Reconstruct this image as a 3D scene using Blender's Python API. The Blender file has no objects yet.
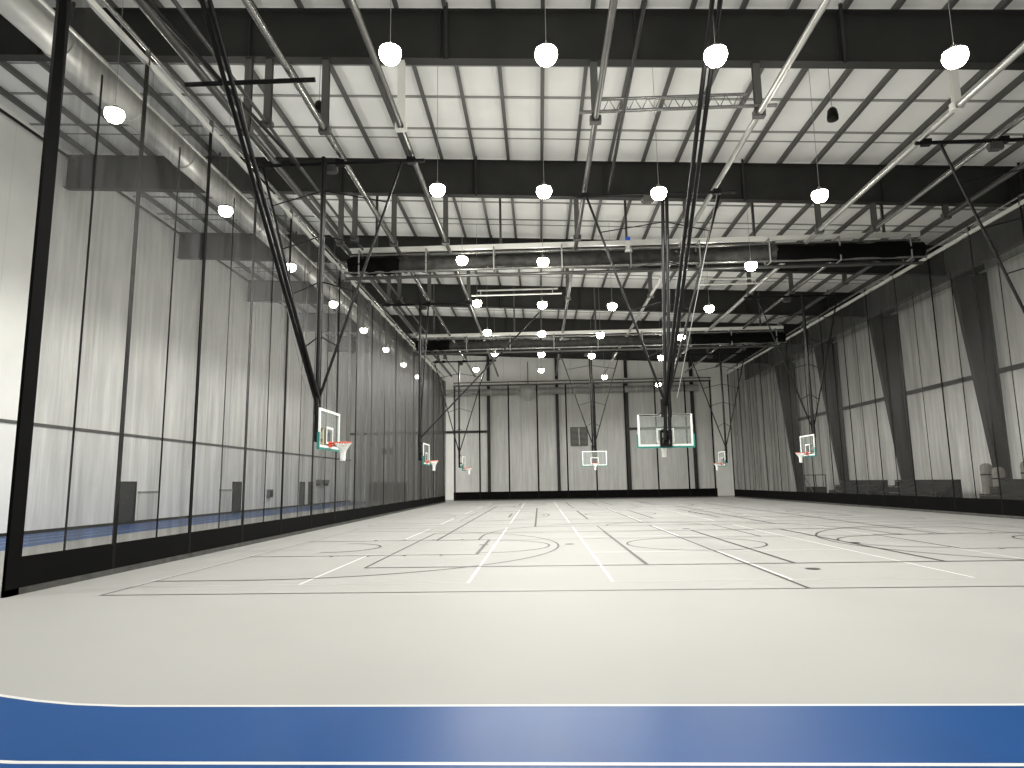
import bpy, math, random
from mathutils import Vector, Matrix
random.seed(7)
C = bpy.context.scene.collection
sc = bpy.context.scene
PI = math.pi
EYE = 1.72                                   # camera height; x right, y depth, z up

# ------------------------------------------------------------------ materials
def new_mat(name):
    m = bpy.data.materials.new(name); m.use_nodes = True
    nt = m.node_tree
    return m, nt, nt.nodes['Principled BSDF']
def plain(name, col, rough=.6, metal=0., spec=.5, var=.0, scale=3.):
    m, nt, b = new_mat(name)
    b.inputs['Roughness'].default_value = rough
    b.inputs['Metallic'].default_value = metal
    b.inputs['Specular IOR Level'].default_value = spec
    if var:
        tc = nt.nodes.new('ShaderNodeTexCoord'); n = nt.nodes.new('ShaderNodeTexNoise')
        n.inputs['Scale'].default_value = scale; n.inputs['Detail'].default_value = 4
        nt.links.new(tc.outputs['Object'], n.inputs['Vector'])
        r = nt.nodes.new('ShaderNodeValToRGB')
        r.color_ramp.elements[0].position = .3; r.color_ramp.elements[1].position = .7
        r.color_ramp.elements[0].color = (*[c*(1-var) for c in col], 1)
        r.color_ramp.elements[1].color = (*[min(1, c*(1+var)) for c in col], 1)
        nt.links.new(n.outputs['Fac'], r.inputs['Fac']); nt.links.new(r.outputs['Color'], b.inputs['Base Color'])
    else:
        b.inputs['Base Color'].default_value = (*col, 1)
    return m
def paneled(name, col, axis, pitch, rough=.5, groove=.72, width=.03, var=.04):
    """sheet-metal liner: vertical joints every pitch metres"""
    m, nt, b = new_mat(name); N = nt.nodes.new; L = nt.links.new
    tc = N('ShaderNodeTexCoord'); sp = N('ShaderNodeSeparateXYZ'); L(tc.outputs['Object'], sp.inputs[0])
    d = N('ShaderNodeMath'); d.operation = 'DIVIDE'; d.inputs[1].default_value = pitch; L(sp.outputs[axis], d.inputs[0])
    f = N('ShaderNodeMath'); f.operation = 'FRACT'; L(d.outputs[0], f.inputs[0])
    g = N('ShaderNodeMath'); g.operation = 'LESS_THAN'; g.inputs[1].default_value = width/pitch; L(f.outputs[0], g.inputs[0])
    n = N('ShaderNodeTexNoise'); n.inputs['Scale'].default_value = .6; n.inputs['Detail'].default_value = 5; L(tc.outputs['Object'], n.inputs['Vector'])
    r = N('ShaderNodeValToRGB'); r.color_ramp.elements[0].position = .3; r.color_ramp.elements[1].position = .7
    r.color_ramp.elements[0].color = (*[c*(1-var) for c in col], 1); r.color_ramp.elements[1].color = (*[c*(1+var) for c in col], 1)
    L(n.outputs['Fac'], r.inputs['Fac'])
    mx = N('ShaderNodeMixRGB'); mx.inputs['Color2'].default_value = (*[c*groove for c in col], 1)
    L(g.outputs[0], mx.inputs['Fac']); L(r.outputs['Color'], mx.inputs['Color1']); L(mx.outputs['Color'], b.inputs['Base Color'])
    b.inputs['Roughness'].default_value = rough
    return m
def mesh_fabric(name, axis, thru=.76, col=(.03, .03, .0285)):
    """see-through netting: the light it lets pass falls with the length of the path through the weave"""
    m = bpy.data.materials.new(name); m.use_nodes = True
    nt = m.node_tree; nt.nodes.clear(); N = nt.nodes.new; L = nt.links.new
    out = N('ShaderNodeOutputMaterial'); mix = N('ShaderNodeMixShader'); tr = N('ShaderNodeBsdfTransparent')
    df = N('ShaderNodeBsdfPrincipled'); df.inputs['Base Color'].default_value = (*col, 1); df.inputs['Roughness'].default_value = .55
    df.inputs['Specular IOR Level'].default_value = .35
    ge = N('ShaderNodeNewGeometry'); dot = N('ShaderNodeVectorMath'); dot.operation = 'DOT_PRODUCT'
    L(ge.outputs['Normal'], dot.inputs[0]); L(ge.outputs['Incoming'], dot.inputs[1])
    ab = N('ShaderNodeMath'); ab.operation = 'ABSOLUTE'; L(dot.outputs['Value'], ab.inputs[0])
    mxx = N('ShaderNodeMath'); mxx.operation = 'MAXIMUM'; mxx.inputs[1].default_value = .1; L(ab.outputs[0], mxx.inputs[0])
    inv = N('ShaderNodeMath'); inv.operation = 'DIVIDE'; inv.inputs[0].default_value = 1.; L(mxx.outputs[0], inv.inputs[1])
    tc = N('ShaderNodeTexCoord'); mp = N('ShaderNodeMapping')
    mp.inputs['Scale'].default_value = (4, 4, .30); L(tc.outputs['Object'], mp.inputs['Vector'])
    n = N('ShaderNodeTexNoise'); n.inputs['Scale'].default_value = 1.; n.inputs['Detail'].default_value = 5; n.inputs['Roughness'].default_value = .65
    L(mp.outputs[0], n.inputs['Vector'])
    rp = N('ShaderNodeMapRange'); rp.inputs['From Min'].default_value = .3; rp.inputs['From Max'].default_value = .72
    rp.inputs['To Min'].default_value = .6; rp.inputs['To Max'].default_value = 1.75
    L(n.outputs['Fac'], rp.inputs['Value'])
    pr = N('ShaderNodeMath'); pr.operation = 'MULTIPLY'; L(inv.outputs[0], pr.inputs[0]); L(rp.outputs['Result'], pr.inputs[1])
    pw = N('ShaderNodeMath'); pw.operation = 'POWER'; pw.inputs[0].default_value = thru; L(pr.outputs[0], pw.inputs[1])
    L(pw.outputs[0], mix.inputs['Fac']); L(df.outputs[0], mix.inputs[1]); L(tr.outputs[0], mix.inputs[2]); L(mix.outputs[0], out.inputs['Surface'])
    return m
def glass_mat(name):
    m = bpy.data.materials.new(name); m.use_nodes = True
    nt = m.node_tree; nt.nodes.clear(); N = nt.nodes.new; L = nt.links.new
    out = N('ShaderNodeOutputMaterial'); mix = N('ShaderNodeMixShader'); mix.inputs['Fac'].default_value = .09
    tr = N('ShaderNodeBsdfTransparent'); tr.inputs['Color'].default_value = (.95, .97, .96, 1)
    gl = N('ShaderNodeBsdfPrincipled'); gl.inputs['Base Color'].default_value = (.75, .78, .77, 1); gl.inputs['Roughness'].default_value = .08
    L(tr.outputs[0], mix.inputs[1]); L(gl.outputs[0], mix.inputs[2]); L(mix.outputs[0], out.inputs['Surface'])
    return m
def glow(name, col, s):
    m = bpy.data.materials.new(name); m.use_nodes = True
    nt = m.node_tree; b = nt.nodes['Principled BSDF']
    b.inputs['Base Color'].default_value = (*col, 1)
    b.inputs['Emission Color'].default_value = (*col, 1); b.inputs['Emission Strength'].default_value = s
    return m

M = {}
M['floor'] = plain('pale sports floor', (.385, .385, .37), .6, 0, .06, .025, .35)
M['line_dark'] = plain('charcoal court line', (.055, .053, .05), .5, 0, .2)
M['line_white'] = plain('white court line', (.68, .68, .67), .5, 0, .2)
M['track'] = plain('blue track surface', (.004, .06, .22), .4, 0, .08, .06, 1.2)
M['steel'] = plain('dark painted steel', (.026, .026, .024), .6, 0, .2, .15, 1.)
M['purlin'] = plain('grey painted purlin', (.085, .085, .08), .5, 0, .4, .1, 1.)
M['seam'] = plain('grey insulation strap', (.27, .27, .255), .7)
M['deck'] = plain('white roof insulation', (.85, .85, .83), .75, 0, .2, .05, .5)
M['black'] = plain('black powder coated tube', (.004, .004, .004), .45, 0, .22)
M['rail'] = plain('galvanized pipe', (.27, .27, .26), .24, .85, .5, .12, 1.5)
M['rail_bright'] = plain('bright galvanized pipe', (.50, .50, .48), .28, .7, .5, .1, 1.5)
M['dark_rail'] = plain('dull grey pipe', (.10, .10, .095), .35, .6, .5, .12, 1.5)
M['bright'] = plain('bright painted tube', (.72, .72, .68), .35, .2)
M['wall_side'] = paneled('white wall liner', (.86, .86, .83), 'Y', 1.83, .5, .86, .025)
M['wall_low'] = paneled('bright lower wall liner', (.84, .84, .82), 'Y', 1.83, .45, .93, .02)
M['wall_end'] = paneled('end wall liner', (.90, .90, .87), 'X', 1.83, .5, .7, .035)
M['fabric_y'] = mesh_fabric('dark netting along hall', 'Y', .785)
M['fabric_dense'] = mesh_fabric('denser dark netting', 'Y', .62, (.035, .035, .033))
M['fabric_x'] = mesh_fabric('dark netting across hall', 'X', .79)
M['vinyl'] = plain('black vinyl', (.003, .003, .0028), .8, 0, .06, .2, 2.)
M['strap'] = plain('black webbing', (.006, .006, .0057), .8, 0, .1)
M['hem'] = plain('grey worn hem', (.055, .055, .05), .6, 0, .4, .4, 4.)
M['roll'] = plain('bunched dark netting', (.03, .03, .028), .75, 0, .3, .5, 3.)
M['white'] = plain('white painted board frame', (.86, .87, .85), .35)
M['teal'] = plain('teal foam padding', (.02, .21, .18), .5)
M['orange'] = plain('orange rim', (.75, .09, .03), .4)
M['net'] = plain('white cord', (.86, .86, .84), .8)
M['yellow'] = plain('yellow sticker', (.62, .45, .06), .5)
M['glass'] = glass_mat('clear backboard glass')
M['lens'] = glow('lamp lens', (1., .95, .78), 45)
M['housing'] = plain('grey lamp housing', (.30, .30, .29), .45, .5)
M['cable'] = plain('grey cable', (.25, .25, .24), .6)
M['duct'] = plain('spiral duct metal', (.45, .45, .43), .5, .25, .5, .1, 2.)
M['door'] = plain('dark door leaf', (.013, .013, .012), .5)
M['pad'] = plain('pale wall pad', (.66, .66, .63), .55)
M['eave'] = plain('grey eave shade', (.10, .10, .095), .6, 0, .2, .15, 1.)  # flat grey for the dim zone under the right eave
M['column'] = plain('dark column steel', (.034, .034, .031), .6, 0, .2, .15, 1.)
M['louver'] = plain('grey louver', (.16, .16, .15), .5)
M['bench'] = plain('dark bench board', (.012, .012, .012), .45, 0, .4, .2, 2.)
M['bundle'] = plain('grey rolled mat', (.30, .29, .26), .8, 0, .3, .15, 4.)
M['blue'] = plain('blue plastic', (.03, .12, .75), .4)

# ------------------------------------------------------------------ mesh helper
class MB:
    def __init__(s): s.v = []; s.f = []; s.sm = []
    def add(s, vs, fs, smooth=False):
        o = len(s.v); s.v += [tuple(v) for v in vs]
        for f in fs: s.f.append([o+i for i in f]); s.sm.append(smooth)
        return s
    def box(s, x0, x1, y0, y1, z0, z1):
        v = [(x, y, z) for x in (x0, x1) for y in (y0, y1) for z in (z0, z1)]
        return s.add(v, [(0,1,3,2),(4,6,7,5),(0,4,5,1),(2,3,7,6),(0,2,6,4),(1,5,7,3)])
    def prism(s, poly, d0, d1, axis):
        """poly of 2-D points extruded along axis 0/1/2 from d0 to d1"""
        def P(a, b, d):
            return {0:(d, a, b), 1:(a, d, b), 2:(a, b, d)}[axis]
        n = len(poly)
        v = [P(a, b, d0) for a, b in poly] + [P(a, b, d1) for a, b in poly]
        fs = [tuple(range(n)), tuple(range(2*n-1, n-1, -1))] + [(i, n+i, n+(i+1) % n, (i+1) % n) for i in range(n)]
        return s.add(v, fs)
    def tube(s, pts, r, n=8, cap=True):
        pts = [Vector(p) for p in pts]; rs = r if isinstance(r, (list, tuple)) else [r]*len(pts)
        rings = []; up = None
        for i, p in enumerate(pts):
            d = (pts[min(i+1, len(pts)-1)]-pts[max(i-1, 0)]).normalized()
            if up is None: up = Vector((0, 0, 1)) if abs(d.z) < .9 else Vector((1, 0, 0))
            a = d.cross(up).normalized(); b = a.cross(d).normalized(); up = b
            rings.append([p+rs[i]*(math.cos(2*PI*k/n)*a+math.sin(2*PI*k/n)*b) for k in range(n)])
        v = [q for ring in rings for q in ring]; fs = []
        for i in range(len(pts)-1):
            for k in range(n): fs.append((i*n+k, i*n+(k+1) % n, (i+1)*n+(k+1) % n, (i+1)*n+k))
        s.add(v, fs, True)
        if cap:
            s.add(rings[0], [tuple(range(n-1, -1, -1))]); s.add(rings[-1], [tuple(range(n))])
        return s
    def lathe(s, prof, c, n=24):
        v = []; fs = []
        for r, z in prof: v += [(c[0]+r*math.cos(2*PI*k/n), c[1]+r*math.sin(2*PI*k/n), c[2]+z) for k in range(n)]
        for i in range(len(prof)-1):
            for k in range(n): fs.append((i*n+k, i*n+(k+1) % n, (i+1)*n+(k+1) % n, (i+1)*n+k))
        return s.add(v, fs, True)
    def quad(s, a, b, c, d): return s.add([a, b, c, d], [(0, 1, 2, 3)])
    def xf(s, mat):
        s.v = [tuple(mat @ Vector(v)) for v in s.v]; return s
    def data(s, name, mat):
        me = bpy.data.meshes.new(name); me.from_pydata(s.v, [], s.f); me.materials.append(M[mat])
        for p, q in zip(me.polygons, s.sm): p.use_smooth = q
        me.update()
        return me
    def build(s, name, mat, parent=None):
        o = bpy.data.objects.new(name, s.data(name, mat)); C.objects.link(o)
        if parent: o.parent = parent
        return o
def tag(o, label, cat, group=None, kind=None):
    o['label'] = label; o['category'] = cat
    if group: o['group'] = group
    if kind: o['kind'] = kind
    return o
def empty(name, loc, label, cat, group=None, kind=None):
    o = bpy.data.objects.new(name, None); C.objects.link(o); o.location = loc; o.empty_display_size = .2
    return tag(o, label, cat, group, kind)
def copy_tree(o, parent=None):
    c = o.copy(); C.objects.link(c)
    if parent: c.parent = parent
    for ch in list(o.children): copy_tree(ch, c)
    return c
ORD = ['first','second','third','fourth','fifth','sixth','seventh','eighth','ninth','tenth','eleventh','twelfth','thirteenth','fourteenth',
       'fifteenth','sixteenth','seventeenth','eighteenth','nineteenth','twentieth','twenty-first','twenty-second','twenty-third','twenty-fourth',
       'twenty-fifth','twenty-sixth','twenty-seventh','twenty-eighth','twenty-ninth','thirtieth','thirty-first','thirty-second','thirty-third']

# ------------------------------------------------------------------ the hall
XL, XR, YN, YF = -20.4, 24.4, -7.5, 71.6
def zb(x): return 13.64-.053*x              # underside of the roof beams
def zt(x): return 15.22-.050*x              # top of the roof beams
def zd(x): return zt(x)+.24                 # underside of the roof deck

fl = MB().box(XL-.3, XR+.3, YN-.3, YF+.3, -.3, 0).build('floor', 'floor')
tag(fl, 'pale grey-white sports floor with court lines filling the hall', 'floor', kind='structure')
ce = MB().prism([(XL-.3, zd(XL-.3)), (XR+.3, zd(XR+.3)), (XR+.3, zd(XR+.3)+.3), (XL-.3, zd(XL-.3)+.3)], YN-.3, YF+.3, 1).build('ceiling', 'deck')
tag(ce, 'white insulated roof underside sloping down to the right', 'ceiling', kind='structure')
wl = MB().box(XL-.25, XL, YN, YF, 4.42, zd(XL)).build('wall_left', 'wall_side')
tag(wl, 'pale metal wall seen behind the left curtain', 'wall', kind='structure')
MB().box(XL-.25, XL+.03, YN, YF, 0, 4.3).build('lower_panel', 'wall_low', wl)
MB().box(XL-.25, XL+.10, YN, YF, 4.30, 4.42).build('ledge', 'purlin', wl)
MB().box(XL-.2, XL+.06, YN, YF, 0, .13).build('base_strip', 'steel', wl)
wr = MB().box(XR, XR+.25, YN, YF, 0, zd(XR)).build('wall_right', 'wall_side')
tag(wr, 'pale metal wall between dark tapered columns behind the right curtain', 'wall', kind='structure')
wf = MB().prism([(XL, 0), (XR, 0), (XR, zd(XR)), (XL, zd(XL))], YF, YF+.25, 1).build('wall_far', 'wall_end')
tag(wf, 'pale panelled end wall at the far end of the hall', 'wall', kind='structure')
wn = MB().prism([(XL, 0), (XR, 0), (XR, zd(XR)), (XL, zd(XL))], YN-.25, YN, 1).build('wall_near', 'wall_end')
tag(wn, 'pale end wall behind the camera', 'wall', kind='structure')

# roof beams: welded I-sections, every 9.15 m
BEAMS = [17.4+9.15*k for k in range(-2, 6)]
for i, y in enumerate(BEAMS):
    m = MB(); y0 = y
    m.prism([(XL, zb(XL)+.03), (XR, zb(XR)+.03), (XR, zt(XR)-.03), (XL, zt(XL)-.03)], y0+.15, y0+.18, 1)
    m.prism([(XL, zb(XL)), (XR, zb(XR)), (XR, zb(XR)+.03), (XL, zb(XL)+.03)], y0, y0+.33, 1)
    m.prism([(XL, zt(XL)-.03), (XR, zt(XR)-.03), (XR, zt(XR)), (XL, zt(XL))], y0, y0+.33, 1)
    for xs in (-14.6, -8.2, -2.6, 3., 8.7, 14.4, 19.5):
        m.prism([(xs, zb(xs)+.03), (xs+.03, zb(xs)+.03), (xs+.03, zt(xs)-.03), (xs, zt(xs)-.03)], y0+.02, y0+.15, 1)
    o = m.build('roof_beam', 'steel')
    for xs in (-13.5, -2.4, 8.75, 19.9): MB().tube([(xs, y0-.05, zb(xs)-.1), (xs, y0-.05, zt(xs)+.12)], .055, 8).build('flange_brace', 'steel', o)
    w = ('deep dark steel roof beam above the near floor, outside the view' if i < 2 else
         'deep dark steel roof beam crossing the hall, %s from the camera' % ORD[i-2])
    tag(o, w, 'beam', 'deep roof beams across the hall', 'structure')
# purlins along the hall
k0 = 0
for k in range(-14, 17):
    x = .4+1.42*k
    if x < XL+.2 or x > XR-.2: continue
    z = zt(x)
    m = MB().box(x-.065, x+.065, YN, YF, z, z+.02).box(x-.02, x+.02, YN, YF, z+.02, z+.24)
    o = m.build('roof_purlin', 'purlin')
    tag(o, 'grey roof purlin running the hall lengthwise, %s from the left wall' % ORD[k0], 'purlin', 'roof purlins along the hall', 'structure'); k0 += 1
# insulation straps across the roof
k0 = 0
for y in [17.4+9.15*k for k in range(-1, 6)]:
    for dy, w in ((3.0, .05), (4.8, .12), (7.0, .12), (7.75, .05)):
        if y+dy > YF: continue
        m = MB().prism([(XL, zd(XL)-.03), (XR, zd(XR)-.03), (XR, zd(XR)+.01), (XL, zd(XL)+.01)], y+dy, y+dy+w, 1)
        o = m.build('roof_strap', 'seam')
        tag(o, 'thin grey strap under the white roof lining, %s from the camera' % ORD[k0], 'strap', 'straps under the roof lining', 'structure'); k0 += 1
# tapered columns on the right wall
for i, y in enumerate(BEAMS[2:]):
    m = MB()
    zi = zb(XR)+.2
    b, t = XR-.5, XR-1.8
    m.prism([(b, 0), (XR-.02, 0), (XR-.02, zi), (t, zi)], y+.15, y+.18, 1)
    m.prism([(b-.03, 0), (b, 0), (t, zi), (t-.03, zi)], y, y+.33, 1)
    m.prism([(XR-.05, 0), (XR-.02, 0), (XR-.02, zi), (XR-.05, zi)], y, y+.33, 1)
    m.prism([(b-.1, 0), (XR-.02, 0), (XR-.02, .03), (b-.1, .03)], y-.05, y+.38, 1)
    o = m.build('wall_column', 'column')
    tag(o, 'dark tapered steel column widening upward on the right wall, %s from the camera' % ORD[i], 'column', 'tapered columns on the right wall', 'structure')
# columns and girts on the far wall
for i, x in enumerate((-12.7, -5.32, 2.09, 9.54, 16.51)):
    o = MB().box(x-.16, x+.16, YF-.35, YF-.32, 0, zd(x)).box(x-.02, x+.02, YF-.32, YF, 0, zd(x)).box(x-.16, x+.16, YF-.03, YF, 0, zd(x)).build('end_column', 'column')
    tag(o, 'slim dark steel column on the far end wall, %s from the left' % ORD[i], 'column', 'slim columns on the end wall', 'structure')
for (a, b, w) in ((XL, -5.5, 'left'), (9.7, 16.35, 'right')):
    o = MB().box(a, b, YF-.22, YF-.02, 7.08, 7.32).build('wall_girt', 'column')
    tag(o, 'dark horizontal girt on the %s part of the end wall' % w, 'beam', None, 'structure')
for i, (z, c) in enumerate(((13.35, 'bright'), (12.55, 'bright'))):
    o = MB().box(XR-.35, XR-.2, YN, YF, z-.04, z+.04).build('eave_strut', 'bright')
    tag(o, 'long pale eave strut along the top of the right wall, %s' % ('upper of two', 'lower of two')[i], 'strut', None, 'structure')
o = MB().box(22.3, 22.45, YN, YF, 12.3, zt(22.4)).box(22.2, 22.55, YN, YF, 12.23, 12.3).build('eave_shade_strip', 'eave')  # added strip, its grey stands in for the shaded top zone
tag(o, 'deep grey strip standing in for the dim zone above the right wall columns', 'beam', None, 'structure')
for i, y in enumerate(BEAMS[2:-1]):
    o = MB().box(XR-.22, XR-.02, y+.33, y+9.15, 7.0, 7.22).build('wall_girt', 'column')
    tag(o, 'dark horizontal girt between right wall columns, %s bay from the camera' % ORD[i], 'beam', 'girts on the right wall', 'structure')

# doors and fittings on the left wall
for i, (y0, y1, lab) in enumerate(((31.85, 33.2, 'dark doorway in the left wall nearest the camera'), (43.9, 45.2, 'dark doorway in the left wall, second from the camera'),
                              (56.4, 57.6, 'dark narrow doorway in the left wall, nearer of the close pair'), (58.6, 59.7, 'dark narrow doorway in the left wall, farther of the close pair'))):
    d = MB().box(XL, XL+.06, y0+.06, y1-.06, .02, 2.02).build('door_%d' % (i+1), 'door')
    tag(d, lab, 'door', None, 'structure')
    MB().box(XL, XL+.1, y0, y0+.06, 0, 2.08).box(XL, XL+.1, y1-.06, y1, 0, 2.08).box(XL, XL+.1, y0+.06, y1-.06, 2.02, 2.08).build('door_frame', 'steel', d)
    MB().tube([(XL+.06, y0+.16, 1.02), (XL+.13, y0+.16, 1.02), (XL+.13, y0+.3, 1.02)], .015).build('door_handle', 'rail', d)
for i, (y0, y1, lab) in enumerate(((33.45, 35.1, 'pale wall panel with dark top edge beside the nearest left doorway'), (42.1, 43.8, 'pale wall panel with dark top edge before the second left doorway'))):
    p = MB().box(XL+.03, XL+.09, y0, y1, .14, 1.5).build('wall_panel', 'pad'); tag(p, lab, 'wall panel')
    MB().box(XL+.03, XL+.13, y0-.03, y1+.03, 1.5, 1.58).build('top_rail', 'seam', p)
d = MB().box(XL+.03, XL+.25, 49.6, 50.3, .9, 1.5).build('wall_box', 'louver'); tag(d, 'small dark box on the left wall between doorways', 'box')
MB().box(XL+.25, XL+.28, 49.68, 50.22, .97, 1.43).build('cover', 'steel', d)
d = MB().box(XL+.03, XL+.5, 60.6, 63.1, 1.95, 2.25).build('canopy', 'louver'); tag(d, 'dark low canopy on the left wall past the doorways', 'canopy')
for q in (60.7, 62.9): MB().box(XL+.03, XL+.45, q, q+.08, 1.7, 1.95).build('bracket', 'steel', d)
d = MB().box(-18.3, -14.2, YF-.08, YF, .05, 2.0).build('door_5', 'louver'); tag(d, 'wide dark shutter door low in the far left end wall', 'door', None, 'structure')
m = MB()
for k in range(9): m.box(-18.25, -14.25, YF-.11, YF-.08, .12+k*.2, .26+k*.2)
m.build('slat_panel', 'steel', d)
for i, x in enumerate((-16.9, -16.2)):
    d = MB().box(x, x+.42, YF-.06, YF, 5.0, 5.5).build('window_%d' % (i+1), 'door'); tag(d, 'small dark window high in the far left end wall, %s of two' % ('left', 'right')[i], 'window', None, 'structure')
    MB().box(x-.04, x, YF-.09, YF, 4.96, 5.54).box(x+.42, x+.46, YF-.09, YF, 4.96, 5.54).box(x, x+.42, YF-.09, YF, 4.96, 5.0).box(x, x+.42, YF-.09, YF, 5.5, 5.54).build('window_frame', 'steel', d)
v = empty('wall_louver', (4.34, YF, 5.45), 'grey square ventilation louver on the end wall with pale centre bar', 'louver')
MB().box(-.93, .93, -.1, -.02, 0, .1).box(-.93, .93, -.1, -.02, 1.95, 2.05).box(-.93, -.84, -.1, -.02, .1, 1.95).box(.84, .93, -.1, -.02, .1, 1.95).build('frame', 'louver', v)
m = MB()
for k in range(14): m.prism([(-.11, .13+k*.13), (-.02, .2+k*.13), (-.02, .22+k*.13), (-.11, .15+k*.13)], -.84, .84, 0)
m.build('blade_panel', 'louver', v)
MB().box(-.04, .04, -.14, -.1, .1, 1.95).build('centre_bar', 'bright', v)

# ------------------------------------------------------------------ floor markings (children of the floor)
def strip(m, pts, w, z=.004, closed=False):
    pts = [Vector((p[0], p[1], 0)) for p in pts]; n = len(pts); v = []
    for i in range(n):
        a = pts[(i-1) % n] if (closed or i) else pts[i]; b = pts[(i+1) % n] if (closed or i < n-1) else pts[i]
        d = (b-a).normalized(); nrm = Vector((-d.y, d.x, 0))*w/2
        v += [tuple(pts[i]+nrm+Vector((0, 0, z))), tuple(pts[i]-nrm+Vector((0, 0, z)))]
    fs = [(2*i, 2*i+1, 2*i+3, 2*i+2) for i in range(n-1)]
    if closed: fs.append((2*n-2, 2*n-1, 1, 0))
    m.add(v, fs)
def arc(cx, cy, r, a0, a1, n=48):
    return [(cx+r*math.cos(a0+(a1-a0)*i/n), cy+r*math.sin(a0+(a1-a0)*i/n)) for i in range(n+1)]
LW = .06
CX = 4.2
bb = MB(); vb = MB(); pk = MB()
def cross_court(y0, y1):
    """basketball court running across the hall, half-way line at CX"""
    yc = (y0+y1)/2; x0, x1 = -7.22, 15.62
    strip(bb, [(x0, y0), (x1, y0), (x1, y1), (x0, y1)], LW, .004, True)
    strip(bb, [(CX, y0), (CX, y1)], LW, .0042)
    strip(bb, arc(CX, yc, 1.83, 0, 2*PI, 64)[:-1], LW, .0044, True)
    for s, xb in ((1, x0), (-1, x1)):
        hx = xb+s*1.5; ft = xb+s*5.65
        strip(bb, [(xb, yc-2.1), (ft, yc-2.1), (ft, yc+2.1), (xb, yc+2.1)], LW, .0046)
        strip(bb, [(ft, yc-2.1), (ft, yc+2.1)], .09, .0047)
        a = arc(ft, yc, 1.8, -PI/2, PI/2, 32) if s > 0 else arc(ft, yc, 1.8, PI/2, 1.5*PI, 32)
        strip(bb, a, LW, .0048)
        b = arc(hx, yc, 6.2, -PI/2, PI/2, 64) if s > 0 else arc(hx, yc, 6.2, PI/2, 1.5*PI, 64)
        strip(bb, [(xb, b[0][1])]+b+[(xb, b[-1][1])], LW, .005)
        c = arc(hx, yc, 1.25, -PI/2, PI/2, 24) if s > 0 else arc(hx, yc, 1.25, PI/2, 1.5*PI, 24)
        strip(bb, c, LW, .0051)
        for q in (-1, 1):
            for t in (2.1, 3.0, 3.9, 4.8):
                strip(bb, [(xb+s*t, yc+q*2.1), (xb+s*t, yc+q*2.35)], LW, .0046)
for y0, y1 in ((11., 26.5), (28.2, 43.4), (45.4, 60.8)): cross_court(y0, y1)
# the main court along the hall
x0, x1, y0, y1 = -3.18, 12.0, 20.7, 50.
strip(bb, [(x0, y0), (x1, y0), (x1, y1), (x0, y1)], .085, .0052, True)
for s, yb in ((1, y0), (-1, y1)):
    xc = 4.4; hy = yb+s*1.6; ft = yb+s*5.8
    strip(bb, [(xc-2.2, yb), (xc-2.2, ft), (xc+2.2, ft), (xc+2.2, yb)], LW, .0054)
    a = arc(xc, ft, 1.83, 0, PI, 32) if s > 0 else arc(xc, ft, 1.83, PI, 2*PI, 32)
    strip(bb, a, LW, .0056)
    b = arc(xc, hy, 6.3, 0, PI, 64) if s > 0 else arc(xc, hy, 6.3, PI, 2*PI, 64)
    strip(bb, [(b[0][0], yb)]+b+[(b[-1][0], yb)], LW, .0058)
bb.build('basketball_lines', 'line_dark', fl)
# volleyball courts across the hall
for y0, y1 in ((14.2, 23.6), (31.2, 40.4), (48.4, 57.8)):
    x0, x1 = -3.69, 14.05
    strip(vb, [(x0, y0), (x1, y0), (x1, y1), (x0, y1)], .085, .006, True)
    for x in (2.18, 5.17, 8.17): strip(vb, [(x, y0), (x, y1)], .085, .0062)
strip(vb, [(-.2, 26.4), (-.2, 45.4), (9., 45.4), (9., 26.4)], .085, .0064, True)
for x, y in ((5.17, 13.3), (5.17, 24.4), (.8, 19.0), (-1.6, 19.1), (8.3, 18.4)): vb.lathe([(0, .0068), (.14, .0068)], (x, y, 0), 20)
vb.build('volleyball_lines', 'line_dark', fl)
# white pickleball courts along the hall
for y0, y1 in ((11.95, 26.2), (28.9, 43.0), (45.8, 60.)):
    for xa in (-7.25, 1.23, 9.9):
        xb = (-1.28 if xa < 0 else xa+6.1) if xa < 9 else xa+5.6
        xm = (xa+xb)/2; yk = (y0+y1)/2
        strip(pk, [(xa, y0), (xb, y0), (xb, y1), (xa, y1)], .06, .003, True)
        for q in (-1, 1):
            strip(pk, [(xa, yk+q*2.3), (xb, yk+q*2.3)], .06, .0032)
            strip(pk, [(xm, yk+q*2.3), (xm, y0 if q < 0 else y1)], .06, .0034)
pk.build('pickleball_lines', 'line_white', fl)
# running track: inner edge, then lanes outward, blue to beyond
inner = [(30, 5.46), (10, 5.47), (3.4, 5.47), (-2.3, 5.5), (-3.34, 5.51), (-3.8, 5.56), (-4.18, 5.65), (-4.63, 5.80), (-5.3, 6.08), (-6.4, 6.6), (-8.2, 7.7), (-10.6, 9.5), (-12.8, 11.8),
         (-14.4, 14.4), (-15.3, 17.6), (-15.8, 21.), (-16., 24.), (-16.1, 27.), (-16.1, 32.), (-16.1, 71.5)]
def offset(pts, d):
    out = []
    for i, p in enumerate(pts):
        a = Vector(pts[max(i-1, 0)]); b = Vector(pts[min(i+1, len(pts)-1)])
        t = (b-a).normalized(); n = Vector((t.y, -t.x))       # left of travel seen from above, flipped to point outward
        out.append((p[0]-n.x*d, p[1]-n.y*d))
    return out
inner = [(min(x, 23.6), y) for x, y in inner]
outer = offset(inner, 4.6)
tr = MB(); v = []
for a, b in zip(inner, outer): v += [(a[0], a[1], .002), (max(b[0], XL+.15), max(b[1], YN+.1), .002)]
tr.add(v, [(2*i, 2*i+1, 2*i+3, 2*i+2) for i in range(len(inner)-1)])
tk = tr.build('running_track', 'track', fl)
m = MB()
for k in range(4): strip(m, offset(inner, k*1.085), .045, .0035)
m.build('lane_lines', 'line_white', tk)

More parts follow.
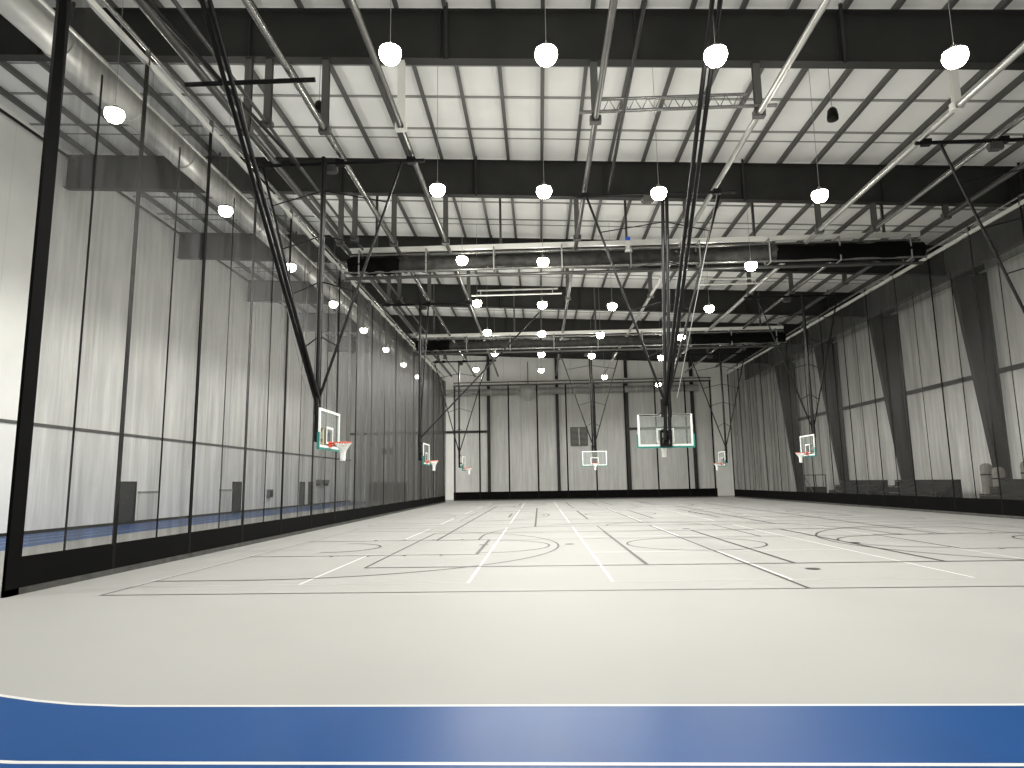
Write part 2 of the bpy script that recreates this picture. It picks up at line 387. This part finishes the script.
# ------------------------------------------------------------------ curtains
def curtain(name, label, along, fixed, a0, a1, ztop, skirt, seams, group, thin, edge=.3, sgn=1, big=.10, split=None):
    """a hanging net divider; along 'Y' keeps x fixed, along 'X' keeps y fixed"""
    root = empty(name, (fixed, (a0+a1)/2, 0) if along == 'Y' else ((a0+a1)/2, fixed, 0), label, 'curtain', group)
    off = (a0+a1)/2
    def P(a, n, z): return (n, a-off, z) if along == 'Y' else (a-off, n, z)
    def bx(m, a, b, n0, n1, z0, z1):
        if along == 'Y': m.box(n0, n1, a-off, b-off, z0, z1)
        else: m.box(a-off, b-off, n0, n1, z0, z1)
    # netting with shallow folds
    rnd = random.Random((11 if along == 'Y' else 5)+int(fixed*10)); n = int((a1-a0)/.16); zs = [skirt-.02, 2.5, 5., 7.5, 9.8, ztop]
    ph = [rnd.uniform(0, 6.28) for _ in range(4)]
    def rip(a, z):
        t = (z-skirt)/(ztop-skirt)
        return .035*(.4+.6*t)*(math.sin(a*3.1+ph[0]+.15*z)+.7*math.sin(a*5.3+ph[1]-.1*z)+.5*math.sin(a*1.3+ph[2]))
    for b0, b1, mt in (((a0, split, 'fabric_y'), (split, a1, 'fabric_dense')) if split else ((a0, a1, 'fabric_y' if along == 'Y' else 'fabric_x'),)):
        v = []; fs = []; n = int((b1-b0)/.16)
        for i in range(n+1):
            a = b0+(b1-b0)*i/n
            for z in zs: v.append(P(a, rip(a, z), z))
        nz = len(zs)
        for i in range(n):
            for j in range(nz-1): fs.append((i*nz+j, (i+1)*nz+j, (i+1)*nz+j+1, i*nz+j+1))
        MB().add(v, fs, True).build('netting', mt, root)
    m = MB(); bx(m, a0, a1, -.012, .012, .10, skirt); m.build('skirt', 'vinyl', root)
    m = MB(); bx(m, a0, a1, -.03, .03, .0, .11); m.build('hem', 'hem', root)
    m = MB(); bx(m, a0, a1, -.04, .04, ztop-.02, ztop+.13); m.build('top_band', 'hem' if along == 'X' else 'bright', root)
    m = MB(); m.tube([P(a0, 0, ztop+.36), P(a1, 0, ztop+.36)], .05, 8); m.build('top_pipe', 'rail' if along == 'Y' else 'black', root)
    for a in seams:
        q = big if (not split or a < split+.3) else .03
        m = MB(); bx(m, a-q/2, a+q/2, -.016, .016, .1, ztop); m.build('strap', 'strap', root)
        m = MB(); bx(m, a-.03, a+.03, -.05, .05, ztop, ztop+.42); m.build('hanger', 'rail', root)
    for a in thin:
        m = MB(); bx(m, a-.022, a+.022, -.008, .008, .1, ztop-1.2); m.build('seam', 'strap', root)
    if edge:
        e = a0 if sgn > 0 else a1-edge
        m = MB(); bx(m, e, e+edge, -.03, .03, .0, ztop+.2); m.build('edge_band', 'vinyl', root)
    return root
lseams = [13.65+2.98*k for k in range(17)]
curtain('mesh_curtain', 'tall dark see-through mesh curtain along the left side with black skirt', 'Y', -8.75, 10.85, 62.3, 11.3, .62, lseams, 'hanging mesh curtains',
        [12.2+2.98*k for k in range(7)], .3, 1, .11, 31.55)
rseams = [9.6+3.07*k for k in range(18)]
curtain('mesh_curtain', 'tall dark see-through mesh curtain along the right side with black skirt', 'Y', 18.6, 8.0, 65.2, 11.9, .74, rseams, 'hanging mesh curtains',
        [8.1+3.07*k for k in range(18)], .2, -1, .06)
fseams = [-8.32, -5.83, -2.93, -.08, 2.8, 5.63, 8.6, 11.6, 14.55, 17.05]
curtain('mesh_curtain', 'dark see-through mesh curtain hanging across the far end wall', 'X', 66., -8.45, 17.2, 11.35, .86, fseams, 'hanging mesh curtains',
        [], 0, 1, .15)

def rolled(y, zp, label):
    r = empty('rolled_curtain', (4.3, y, zp), label, 'rolled curtain', 'rolled divider curtains under the roof')
    xa, xb = -12.6, 12.5
    MB().box(xa, xb, -.08, .08, .16, .36).build('track_beam', 'bright', r)
    MB().tube([(xa, 0, 0), (xb, 0, 0)], .065).build('top_pipe', 'rail', r)
    rnd = random.Random(int(y)); n = 110; pts = []; rs = []
    for i in range(n+1):
        x = xa+2.25+(6.25-xa-2.25)*i/n
        pts.append((x, .02*math.sin(x*2.3), -.46+.05*math.sin(x*1.05+1)+.02*rnd.uniform(-1, 1)))
        rs.append(.25+.05*math.sin(x*.9+y)+.05*rnd.random()+(.09 if x > 6 or x < -10 else 0))
    MB().tube(pts, rs, 12).build('bundled_netting', 'roll', r)
    for (ea, eb) in ((xa-.02, xa+2.3), (6.2, xb+.02)):
        n2 = 14; MB().tube([(ea+(eb-ea)*i/n2, 0, -.47+.02*math.sin(i*1.7)) for i in range(n2+1)], [.39+.03*math.sin(i*1.3) for i in range(n2+1)], 14).build('end_bundle', 'vinyl', r)
    MB().tube([(xa-.2, -.14, -.80), (xb+.1, -.14, -.80)], .07).build('lift_pipe', 'rail', r)
    MB().tube([(xa-.2, .16, -.98), (xb+.1, .16, -.98)], .08).build('bottom_pipe', 'dark_rail', r)
    for k in range(9):
        x = xa+.5+k*3.0
        m = MB().box(x-.03, x+.03, -.36, -.34, -.9, .16).box(x-.03, x+.03, .34, .36, -.9, .16).box(x-.03, x+.03, -.36, .36, -.93, -.9).box(x-.03, x+.03, -.36, .36, .13, .16)
        m.build('strap', 'cable', r)
    for k in range(5):
        x = xa+1.2+k*5.6
        zz = zt(4.3+x)-zp
        MB().box(x-.05, x+.05, -.05, .05, .36, zz).build('drop_post', 'dark_rail', r)
    return r
rc = rolled(28.5, 11.9, 'rolled-up net divider under white track beam, nearer of two')
rolled(45., 11.62, 'rolled-up net divider under white track beam, farther of two')
w = MB().box(-.29, -.05, -.42, -.1, .02, .22).build('lift_motor', 'bright', rc); w['label'] = 'small pale motor with blue cap'
MB().lathe([(0, .42), (.09, .42), (.1, .38), (.1, .22)], (-.17, -.26, 0), 16).build('cap', 'blue', w)
MB().lathe([(.06, .02), (.16, -.2), (.16, -.25), (0, -.25)], (-.17, -.26, 0), 16).build('drum', 'bright', w)

# ------------------------------------------------------------------ pipe rails carrying the baskets
RZ = 11.8
rails = [(-8.2, RZ+.1, .11, 'dark_rail', 'beside the left curtain top'), (-5.92, RZ, .085, 'rail', 'third from the left curtain'), (-3.72, RZ, .085, 'dark_rail', 'just right of the left basket mast'),
         (1.8, RZ, .085, 'dark_rail', 'left of the hall centre'), (6.35, RZ, .085, 'rail_bright', 'right of the hall centre'), (11.75, RZ, .1, 'rail_bright', 'second from the right curtain'),
         (14.0, RZ, .085, 'rail', 'nearest inside the right curtain'), (16.9, RZ+.45, .1, 'dark_rail', 'beside the right curtain top'), (-7.6, RZ+.25, .05, 'dark_rail', 'slim and second from the left curtain')]
for x, z, r, mt, lab in rails:
    for (ya, yb, bay) in ((8.2, 28.05, 'nearest bay'), (28.95, 44.55, 'middle bay'), (45.45, 62.7, 'far bay')):
        o = empty('pipe_rail', (x, ya, z), 'steel pipe rail under the roof beams, '+lab+', '+bay, 'pipe rail', 'pipe rails under the roof')
        MB().tube([(0, 0, 0), (0, yb-ya, 0)], r, 10).build('pipe', mt, o)
        for y in BEAMS[1:]:
            if not ya-.3 < y < yb: continue
            yy = y-ya+.16
            m = MB().box(-.10, .10, yy-.07, yy-.06, r*.8, zb(x)-z).box(-.10, .10, yy+.06, yy+.07, r*.8, zb(x)-z).box(-.01, .01, yy-.06, yy+.06, r*.8, zb(x)-z)
            m.box(-.16, .16, yy-.1, yy+.1, -r-.03, -r).box(-.16, -r-.005, yy-.1, yy+.1, -r, r).box(r+.005, .16, yy-.1, yy+.1, -r, r)
            m.build('hanger_post', 'bright' if x in (-3.72, 11.75) and y == 17.4 else 'purlin', o)  # two posts get a paler colour for their lamp-lit look

# ------------------------------------------------------------------ basketball hoops
def rot_to(f):
    """matrix whose local +y is facing direction f (unit, horizontal)"""
    return Matrix.Rotation(math.atan2(-f[0], f[1]), 4, 'Z')
def board_meshes():
    d = {}
    W, B, T = 1.83, 2.76, 3.83
    d['glass'] = MB().box(-W/2+.05, W/2-.05, -.008, .008, B+.05, T-.05).data('backboard_glass', 'glass')
    d['frame'] = MB().box(-W/2, W/2, -.022, .022, T-.065, T).box(-W/2, W/2, -.022, .022, B, B+.065).box(-W/2, -W/2+.065, -.022, .022, B+.065, T-.065).box(W/2-.065, W/2, -.022, .022, B+.065, T-.065).data('backboard_frame', 'white')
    s = .3; z0, z1 = B+.12, B+.60
    d['square'] = MB().box(-s, s, .009, .014, z1-.055, z1).box(-s, s, .009, .014, z0, z0+.055).box(-s, -s+.055, .009, .014, z0+.055, z1-.055).box(s-.055, s, .009, .014, z0+.055, z1-.055).data('target_square', 'white')
    p = W/2
    d['padding'] = MB().box(-p-.05, p+.05, -.035, .035, B-.06, B).box(-p-.05, -p, -.035, .035, B, B+.40).box(p, p+.05, -.035, .035, B, B+.40).data('edge_padding', 'teal')
    d['plate'] = MB().box(-.2, -.13, -.12, -.03, B-.02, B+.52).box(.13, .2, -.12, -.03, B-.02, B+.52).box(-.13, .13, -.12, -.03, B+.45, B+.52).box(-.13, .13, -.12, -.03, B-.02, B+.08).box(-.08, .08, -.14, -.06, B+.08, B+.45).data('mount_plate', 'black')
    d['sticker'] = MB().box(.44, .50, -.03, -.012, B+.08, B+.52).data('sticker', 'yellow')
    r = MB(); zr = 2.92; cy = .40
    pts = [(.229*math.cos(2*PI*k/28), cy+.229*math.sin(2*PI*k/28), zr) for k in range(29)]
    r.tube(pts, .016, 8, False).box(-.11, .11, .012, .05, zr-.12, zr+.03)
    r.tube([(-.09, .04, zr-.02), (-.12, .2, zr)], .014).tube([(.09, .04, zr-.02), (.12, .2, zr)], .014).tube([(-.07, .04, zr-.11), (-.06, .24, zr-.02)], .012).tube([(.07, .04, zr-.11), (.06, .24, zr-.02)], .012)
    r.box(-.12, .12, .04, .19, zr-.012, zr+.006)
    d['rim'] = r.data('rim', 'orange')
    nt = MB(); prof = [(.225, -.01), (.17, -.09), (.115, -.17), (.08, -.25), (.066, -.34), (.066, -.51)]
    n = 17
    for q in (1, -1):
        for k in range(n):
            pts = [(R*math.cos(2*PI*(k+q*.5*j)/n), cy+R*math.sin(2*PI*(k+q*.5*j)/n), zr+z) for j, (R, z) in enumerate(prof)]
            nt.tube(pts, .014, 5)
    d['net'] = nt.data('net', 'net')
    return d
BD = board_meshes()
def hoop(pos, f, label, mast_top, arms, braces, header, spread=True, cable=None, second=None, mast_off=.36, spacers=(), dz=0.):
    """pos = floor point under the board, f = way it faces; support points are given in world coordinates"""
    root = empty('basketball_hoop', (pos[0], pos[1], dz), label, 'basketball hoop', 'ceiling-hung basketball hoops')
    R = rot_to(f); ang = math.atan2(-f[0], f[1])
    for key, nm in (('glass', 'backboard_glass'), ('frame', 'backboard_frame'), ('square', 'target_square'), ('padding', 'edge_padding'), ('plate', 'mount_plate'), ('sticker', 'sticker'), ('rim', 'rim')):
        if key == 'sticker' and not second: continue
        o = bpy.data.objects.new(nm, BD[key]); C.objects.link(o); o.parent = root; o.rotation_euler = (0, 0, ang)
        if key == 'rim':
            q = bpy.data.objects.new('net', BD['net']); C.objects.link(q); q.parent = o
    base = Vector((pos[0], pos[1], 0)); F = Vector((f[0], f[1], 0)); Lt = Vector((f[1], -f[0], 0))
    mf = base-F*mast_off
    L = lambda p: tuple(Vector(p)-base-Vector((0, 0, dz)))
    Lb = lambda p: tuple(Vector(p)-base)
    up = Vector((0, 0, dz)); mt = Vector(mast_top); mb = Vector((mf.x, mf.y, 2.95))+up; ap = Vector((mf.x, mf.y, 4.1))+up
    m = MB()
    for s in (-1, 1): m.tube([L(mb+Lt*.07*s), L(mt+Lt*.07*s)], .06, 8)
    for t in (.02, .25, .5, .75, .98):
        p = mb.lerp(mt, t); m.tube([L(p-Lt*.12), L(p+Lt*.12)], .045, 6)
    m.build('mast', 'black', root)
    for s in (-1, 1):
        for z in (3.0, 3.3): MB().tube([Lb(mf+Lt*.08*s+Vector((0, 0, z))), Lb(base-F*.1+Lt*.12*s+Vector((0, 0, z)))], .04, 8).build('board_bracket', 'black', root)
        MB().tube([Lb(base-F*.04+Lt*.85*s+Vector((0, 0, 3.80))), Lb(base-F*.06+Lt*.2*s+Vector((0, 0, 3.80))), Lb(mf+Lt*.1*s+Vector((0, 0, 3.95)))], .022, 6).build('top_strut', 'black', root)
        MB().tube([Lb(mf+Lt*.11*s+Vector((0, 0, 3.7))), Lb(mf+Lt*.11*s+Vector((0, 0, 4.3)))], .07, 8).build('mast_collar', 'black', root)
    apex = ap
    ends = []
    for a in arms:
        MB().tube([L(apex), L(a)], .042, 8).build('sway_arm', 'black', root); ends.append(Vector(a))
    for a in braces:
        d = (Vector(a)-apex).normalized(); sd = d.cross(Vector((0, 0, 1))).normalized()
        m = MB()
        for s in (-1, 1): m.tube([L(apex+sd*.05*s), L(Vector(a)+sd*.085*s)], .055, 8)
        m.build('brace', 'black', root)
    if spread:
        for t in (.22, .44, .63, .82):
            for a in ends:
                p = ap.lerp(mt, t+.04); q = apex.lerp(a, t)
                MB().tube([L(p), L(q)], .02, 6).build('spreader', 'black', root)
    a, b = header
    m = MB().tube([L(a), L(b)], .06, 8); dd = (Vector(b)-Vector(a)).normalized()
    mid = Vector(a).lerp(Vector(b), .5)
    m.build('header_pipe', 'black', root)
    for x, z, r_, *_ in rails:
        m = MB()
        pa, pb = Vector(a), Vector(b)
        if abs(dd.x) > .5 and min(pa.x, pb.x)-.05 < x < max(pa.x, pb.x)+.05:
            p = Vector((x, pa.y, pa.z)); q = L(p); m.box(q[0]-.13, q[0]+.13, q[1]-.09, q[1]+.09, q[2]-.08, q[2]+.1)
            m.build('pipe_clamp', 'black', root)
    if second:
        a, b = second; MB().tube([L(a), L(b)], .06, 8).build('brace_header', 'black', root)
        p = Vector(b).lerp(Vector(a), .2)
    for a, b in spacers: MB().tube([L(a), L(b)], .05, 8).build('fold_pipe', 'black', root)
    if cable: MB().tube([L(c) for c in cable], .012, 5).build('hoist_cable', 'cable', root)
    # winch and pulley on the header
    h = L(mid); wq = MB().box(h[0]-.45, h[0]-.15, h[1]-.12, h[1]+.12, h[2]-.3, h[2]-.08)
    wq.tube([(h[0]-.5, h[1], h[2]-.2), (h[0]-.1, h[1], h[2]-.2)], .1, 10)
    wq.build('winch', 'dark_rail', root)
    return root
HZ = 11.55
def cross_hoop(side, y, label, **kw):
    s = 1 if side == 'L' else -1
    bx = -5.95 if s > 0 else 14.08
    mx = bx-s*.36
    arms = kw.pop('arms', [(mx-s*2.05, y+.35, HZ), (mx+s*2.3, y+.35, HZ)])
    braces = kw.pop('braces', [])
    return hoop((bx, y), (s, 0), label, (mx, y, HZ), arms, braces, kw.pop('header', ((mx-s*2.2, y+.35, HZ), (mx+s*3.0, y+.35, HZ))), **kw)
cross_hoop('L', 18.75, 'nearest basketball hoop by the left curtain with orange rim and teal padding', braces=[(-6.75, 11.9, 12.2)], second=((-8.55, 14.9, 11.6), (-5.3, 14.9, 11.6)),
           cable=[(-7.3, 15.2, 11.4), (-6.6, 18.4, 4.6)], spacers=[((-7.95, 12., 11.75), (-7.2, 19.1, 11.5))])
cross_hoop('L', 35.2, 'second basketball hoop along the left curtain, small with orange rim', arms=[(-5.95, 35.75, HZ), (.2, 38.2, 11.6)], spread=False)
cross_hoop('L', 52.9, 'farthest basketball hoop on the left, seen edge-on near the white wall gap')
cross_hoop('R', 18.75, 'nearest right-hand basketball hoop support, only its arm and header show', braces=[(14.8, 11.9, 12.)])
cross_hoop('R', 35.6, 'basketball hoop before the right curtain with white net and teal corner', dz=.1)
cross_hoop('R', 52.2, 'farthest right basketball hoop in front of the white wall gap')
hoop((4.25, 22.5), (0, 1), 'large central basketball hoop seen from behind with teal-edged glass board', (4.55, 22.05, HZ), [(1.85, 22.1, HZ), (6.5, 22.3, HZ)],
     [(3.95, 12.6, 12.)], ((1.5, 22.1, HZ), (7., 22.1, HZ)), cable=[(6.3, 21.9, 11.4), (4.6, 22.0, 4.4)], dz=.08, spacers=[((2.45, 11.5, 11.85), (2.6, 22.1, 11.6))])
hoop((4.15, 50.2), (0, -1), 'small far central basketball hoop facing the camera', (4.1, 50.6, HZ), [(1.8, 50.6, HZ), (6.4, 50.6, HZ)], [], ((1.5, 50.6, HZ), (6.8, 50.6, HZ)), dz=.12)

# lattice header for the central basket
t = empty('lattice_truss', (4.1, 17.4, 11.945), 'bright slim lattice truss between the two centre pipe rails', 'truss')
MB().tube([(-2.75, 0, 0), (2.7, 0, 0)], .05).build('lower_chord', 'rail', t)
MB().tube([(-2.2, 0, .36), (1.9, 0, .36)], .045).build('upper_chord', 'rail', t)
m = MB()
for k in range(11):
    x = -2.1+k*.36; m.tube([(x, 0, 0), (x+.18, 0, .36), (x+.36, 0, 0)], .016, 5)
m.build('web_bars', 'rail', t)
for i, (xa, xb, y, z, lab) in enumerate(((-3.4, 1.4, 34.3, 11.6, 'left'), (8.4, 11.6, 33.4, 11.6, 'right'))):
    t = empty('support_bar', ((xa+xb)/2, y, z), 'pair of slim bright cross pipes beyond the rolled divider on the %s' % lab, 'support bar')
    h = (xb-xa)/2
    MB().tube([(-h, 0, 0), (h, 0, 0)], .045).build('lower_pipe', 'bright', t)
    MB().tube([(-h+.3, .2, .33), (h-.2, .2, .33)], .045).build('upper_pipe', 'bright', t)
    for q in (-.8*h, .8*h): MB().tube([(q, 0, 0), (q, .2, .33)], .025, 6).build('link', 'bright', t)

# ------------------------------------------------------------------ lamps
def lamp_z(x): return 10.80-.05*(x-.35)
def make_lamp():
    r = empty('pendant_lamp', (0, 0, 0), 'x', 'lamp', 'glowing high-bay lamps')
    MB().lathe([(.03, .34), (.06, .33), (.08, .27), (.12, .24), (.2, .22), (.235, .18), (.23, .17)], (0, 0, 0), 24).build('housing', 'housing', r)
    MB().lathe([(0, -.14), (.09, -.13), (.17, -.095), (.22, -.02), (.245, .07), (.23, .18)], (0, 0, 0), 24).build('lens', 'lens', r)
    return r
ld = bpy.data.lights.new('lamp light', 'SPOT'); ld.spot_size = math.radians(172); ld.spot_blend = .25; ld.shadow_soft_size = .2; ld.energy = 620; ld.color = (1., .985, .935)
lu = bpy.data.lights.new('lamp fill', 'POINT'); lu.shadow_soft_size = .2; lu.energy = 130; lu.color = (1., .985, .935)  # all-round fill added at each lamp to brighten the roof lining
proto = make_lamp()
def place(x, y, z, label):
    o = copy_tree(proto)
    o.location = (x, y, z); o['label'] = label
    h = zd(x)-z
    MB().tube([(0, 0, .33), (0, 0, h)], .008, 5).build('hanging_cable', 'cable', o)
    l = bpy.data.objects.new('lamp_light', ld); C.objects.link(l); l.parent = o; l.location = (0, 0, -.38)
    l = bpy.data.objects.new('lamp_fill', lu); C.objects.link(l); l.parent = o; l.location = (0, 0, -.38)
    return o
cols = [-3.06, .35, 3.97, 8.95]; cn = ['leftmost', 'second from left', 'third from left', 'rightmost']
rowy = [6.4, 13.25, 20.1, 26.95, 33.8, 40.65, 47.5, 54.35]  # first row is unseen, added to light the foreground
for j, y in enumerate(rowy):
    for i, x in enumerate(cols):
        if j == 3 and i == 2: continue
        xx, yy = x, y
        if j == 7 and i == 0: xx, yy = -5.1, 54.9
        if j == 7 and i == 2: xx, yy = 5.8, 57.
        if j == 7 and i == 3: xx, yy = 11.0, 60.5
        lab = ('pendant high-bay lamp added out of view above to light the near floor' if j == 0 else
               'glowing pendant high-bay lamp, %s in the %s lamp row from the camera' % (cn[i], ORD[j-1]))
        place(xx, yy, lamp_z(xx), lab)
place(-11.2, 9.8, 11.6, 'pendant high-bay lamp added out of view beyond the curtain to light the near floor')  # unseen extra fixture, brightens the left of the near floor
for k in range(8):
    place(-11.2, 16.2+6.42*k, 11.6, 'glowing lamp seen through the left curtain, %s from the camera' % ORD[k])

for q in list(proto.children): bpy.data.objects.remove(q)
bpy.data.objects.remove(proto)

# ------------------------------------------------------------------ ducts, speakers, odds and ends under the roof
d = empty('air_duct', (-12.0, YN+.5, 13.0), 'pale round spiral air duct along the left side beyond the curtain', 'duct')
m = MB(); m.tube([(0, 0, 0), (0, 76, 0)], .42, 24); m.build('duct_pipe', 'duct', d)
for k in range(26): 
    m = MB(); m.tube([(0, 1+k*3., 0), (0, 1.06+k*3., 0)], .45, 24); m.build('joint_ring', 'duct', d)
d = empty('conduit', (-11.3, YN+.5, 12.95), 'slim bright line put in as the highlight beside the spiral duct', 'pipe')
MB().tube([(0, 0, 0), (0, 76, 0)], .05).build('pipe', 'bright', d)  # pale tube drawn as the highlight line of the duct
d = empty('conduit', (XL+.3, YN+.5, 16.0), 'thin dark pipe along the top of the left wall', 'pipe')
MB().tube([(0, 0, 0), (0, 78, 0)], .06).build('pipe', 'steel', d)
for x, y, z, lab in ((9.52, 20., 13.1, 'black pendant speaker under the roof on the right'), (-6.95, 20., 14.0, 'black pendant speaker beside the left pipe rail')):
    s = empty('pendant_speaker', (x, y, z), lab, 'speaker')
    MB().lathe([(0, .2), (.08, .2), (.14, .12), (.17, -.08), (.17, -.2), (.15, -.22), (0, -.22)], (0, 0, 0), 20).build('body', 'black', s)
    MB().tube([(0, 0, .19), (0, 0, zd(x)-z)], .01, 5).build('hanging_cable', 'cable', s)
d = empty('air_duct', (4., 70.6, 11.35), 'grey round air duct across the end wall', 'duct')
MB().tube([(-22, 0, 0), (-6.1, 0, 0)], .36, 16).tube([(-3.9, 0, 0), (13, 0, 0)], .36, 16).build('duct_pipe', 'duct', d)
for x in (-12, -9, -6.2, -3.8, -.5, 3, 6.5, 10): MB().tube([(x-.04, 0, 0), (x+.04, 0, 0)], .4, 16).build('joint_ring', 'bright', d)
d = empty('heater_unit', (-1.0, 70.6, 11.35), 'white round fan heater between two duct ends on the end wall', 'heater')
MB().lathe([(0, .75), (.5, .72), (.85, .5), (.95, .1), (.85, -.3), (.5, -.75), (.3, -.95), (0, -.95)], (0, 0, 0), 24).build('body', 'bright', d)
MB().tube([(0, 0, .7), (0, 0, 3.2)], .04).build('hanger', 'steel', d)
o = MB().box(-8.4, 17.5, 70.9, 71.1, 12.2, 12.6).build('wall_girt', 'bright'); tag(o, 'white horizontal beam high on the end wall above the duct', 'beam', None, 'structure')

# ------------------------------------------------------------------ things stored behind the right curtain
def bleacher(y0, y1, label):
    L = y1-y0; r = empty('bleacher', (21.6, y0, 0), label, 'bleacher', 'bleachers behind the right curtain')
    for k in range(4):
        x = -.85+k*.5; z = .42+k*.34
        m = MB().box(x, x+.28, .05, L-.05, z, z+.06); m.build('seat_board', 'bench', r)
        m = MB().box(x-.02, x+.02, .1, L-.1, z-.36, z-.02); m.build('riser', 'steel', r)
    MB().box(.97, 1.0, .05, L-.05, .1, 1.5).build('back_panel', 'bench', r)
    n = max(2, int(L/2)+1)
    for k in range(n):
        y = .2+(L-.4)*k/(n-1)
        m = MB().tube([(-.9, y, 0), (.95, y, 1.45)], .035).tube([(.95, y, 0), (.95, y, 1.45)], .035).tube([(-.9, y, .03), (.95, y, .03)], .035).tube([(-.1, y, 0), (-.1, y, .74)], .03)
        m.build('support_frame', 'steel', r)
    return r
bleacher(27., 33.6, 'dark stepped bleacher behind the right curtain, nearest of three')
bleacher(37., 43.2, 'dark stepped bleacher behind the right curtain, middle of three')
bleacher(44.6, 50.6, 'dark stepped bleacher behind the right curtain, farthest of three')
for i, (x, y, h, lab) in enumerate(((22.4, 34.6, 2.3, 'grey upright round-topped mat roll just before the near column'), (22.5, 33.9, 2.1, 'grey upright round-topped mat roll at the end of the near bleacher'),
                                    (23., 32.6, 2.35, 'tallest grey upright mat roll behind the near bleacher'))):
    s = empty('mat_roll', (x, y, 0), lab, 'mat roll', 'upright mat rolls by the right wall')
    MB().lathe([(0, 0), (.26, 0), (.27, .1), (.27, h-.25), (.24, h-.1), (.14, h-.02), (0, h)], (0, 0, 0), 20).build('roll', 'bundle', s)
    for z in (.5, h-.6): MB().lathe([(.272, z), (.285, z), (.285, z+.06), (.272, z+.06)], (0, 0, 0), 20).build('strap', 'strap', s)
c = empty('equipment_cart', (22.2, 55.2, 0), 'dark framed equipment cart with diagonal bar by the right wall', 'cart')
MB().box(-.5, .5, -1., 1., .2, .28).build('deck', 'bench', c)
for x, y in ((-.45, -.95), (.45, -.95), (-.45, .95), (.45, .95)):
    MB().tube([(x, y, .28), (x, y, 1.95)], .035).build('post', 'steel', c)
    MB().tube([(x-.02, y, .1), (x+.02, y, .1)], .1, 12).build('wheel', 'black', c)
MB().box(-.5, .5, -1., 1., 1.9, 1.96).build('shelf', 'bench', c)
MB().tube([(-.46, -.95, .3), (-.46, .95, 1.85)], .03).build('diagonal_bar', 'rail', c)
MB().box(-.4, .45, -.9, .9, .28, 1.0).build('folded_load', 'vinyl', c)

# ------------------------------------------------------------------ world, camera, view
w = bpy.data.worlds.new('world'); sc.world = w; w.use_nodes = True
w.node_tree.nodes['Background'].inputs[0].default_value = (.5, .5, .5, 1); w.node_tree.nodes['Background'].inputs[1].default_value = .05
cam = bpy.data.cameras.new('camera'); co = bpy.data.objects.new('camera', cam); C.objects.link(co); sc.camera = co
F = 665.74; cam.sensor_width = 36; cam.sensor_fit = 'HORIZONTAL'; cam.lens = 36*F/1024; cam.clip_start = .05; cam.clip_end = 300
pit, yaw, rol = math.radians(8.42), math.radians(-2.2), math.radians(-.93)
fwd = Vector((math.sin(yaw)*math.cos(pit), math.cos(yaw)*math.cos(pit), math.sin(pit)))
right = Vector((math.cos(yaw), -math.sin(yaw), 0)); up = right.cross(fwd)
r2 = right*math.cos(rol)+up*math.sin(rol); u2 = -right*math.sin(rol)+up*math.cos(rol)
Mx = Matrix((( r2.x, u2.x, -fwd.x, 0), (r2.y, u2.y, -fwd.y, 0), (r2.z, u2.z, -fwd.z, EYE), (0, 0, 0, 1)))
co.matrix_world = Mx
vs = sc.view_settings; vs.view_transform = 'Standard'; vs.look = 'None'; vs.gamma = 1; vs.use_curve_mapping = False; vs.exposure = 0.
sc.cycles.max_bounces = 10; sc.cycles.diffuse_bounces = 6; sc.cycles.transparent_max_bounces = 16
sc.cycles.use_denoising = True
sc.cycles.sample_clamp_indirect = 8
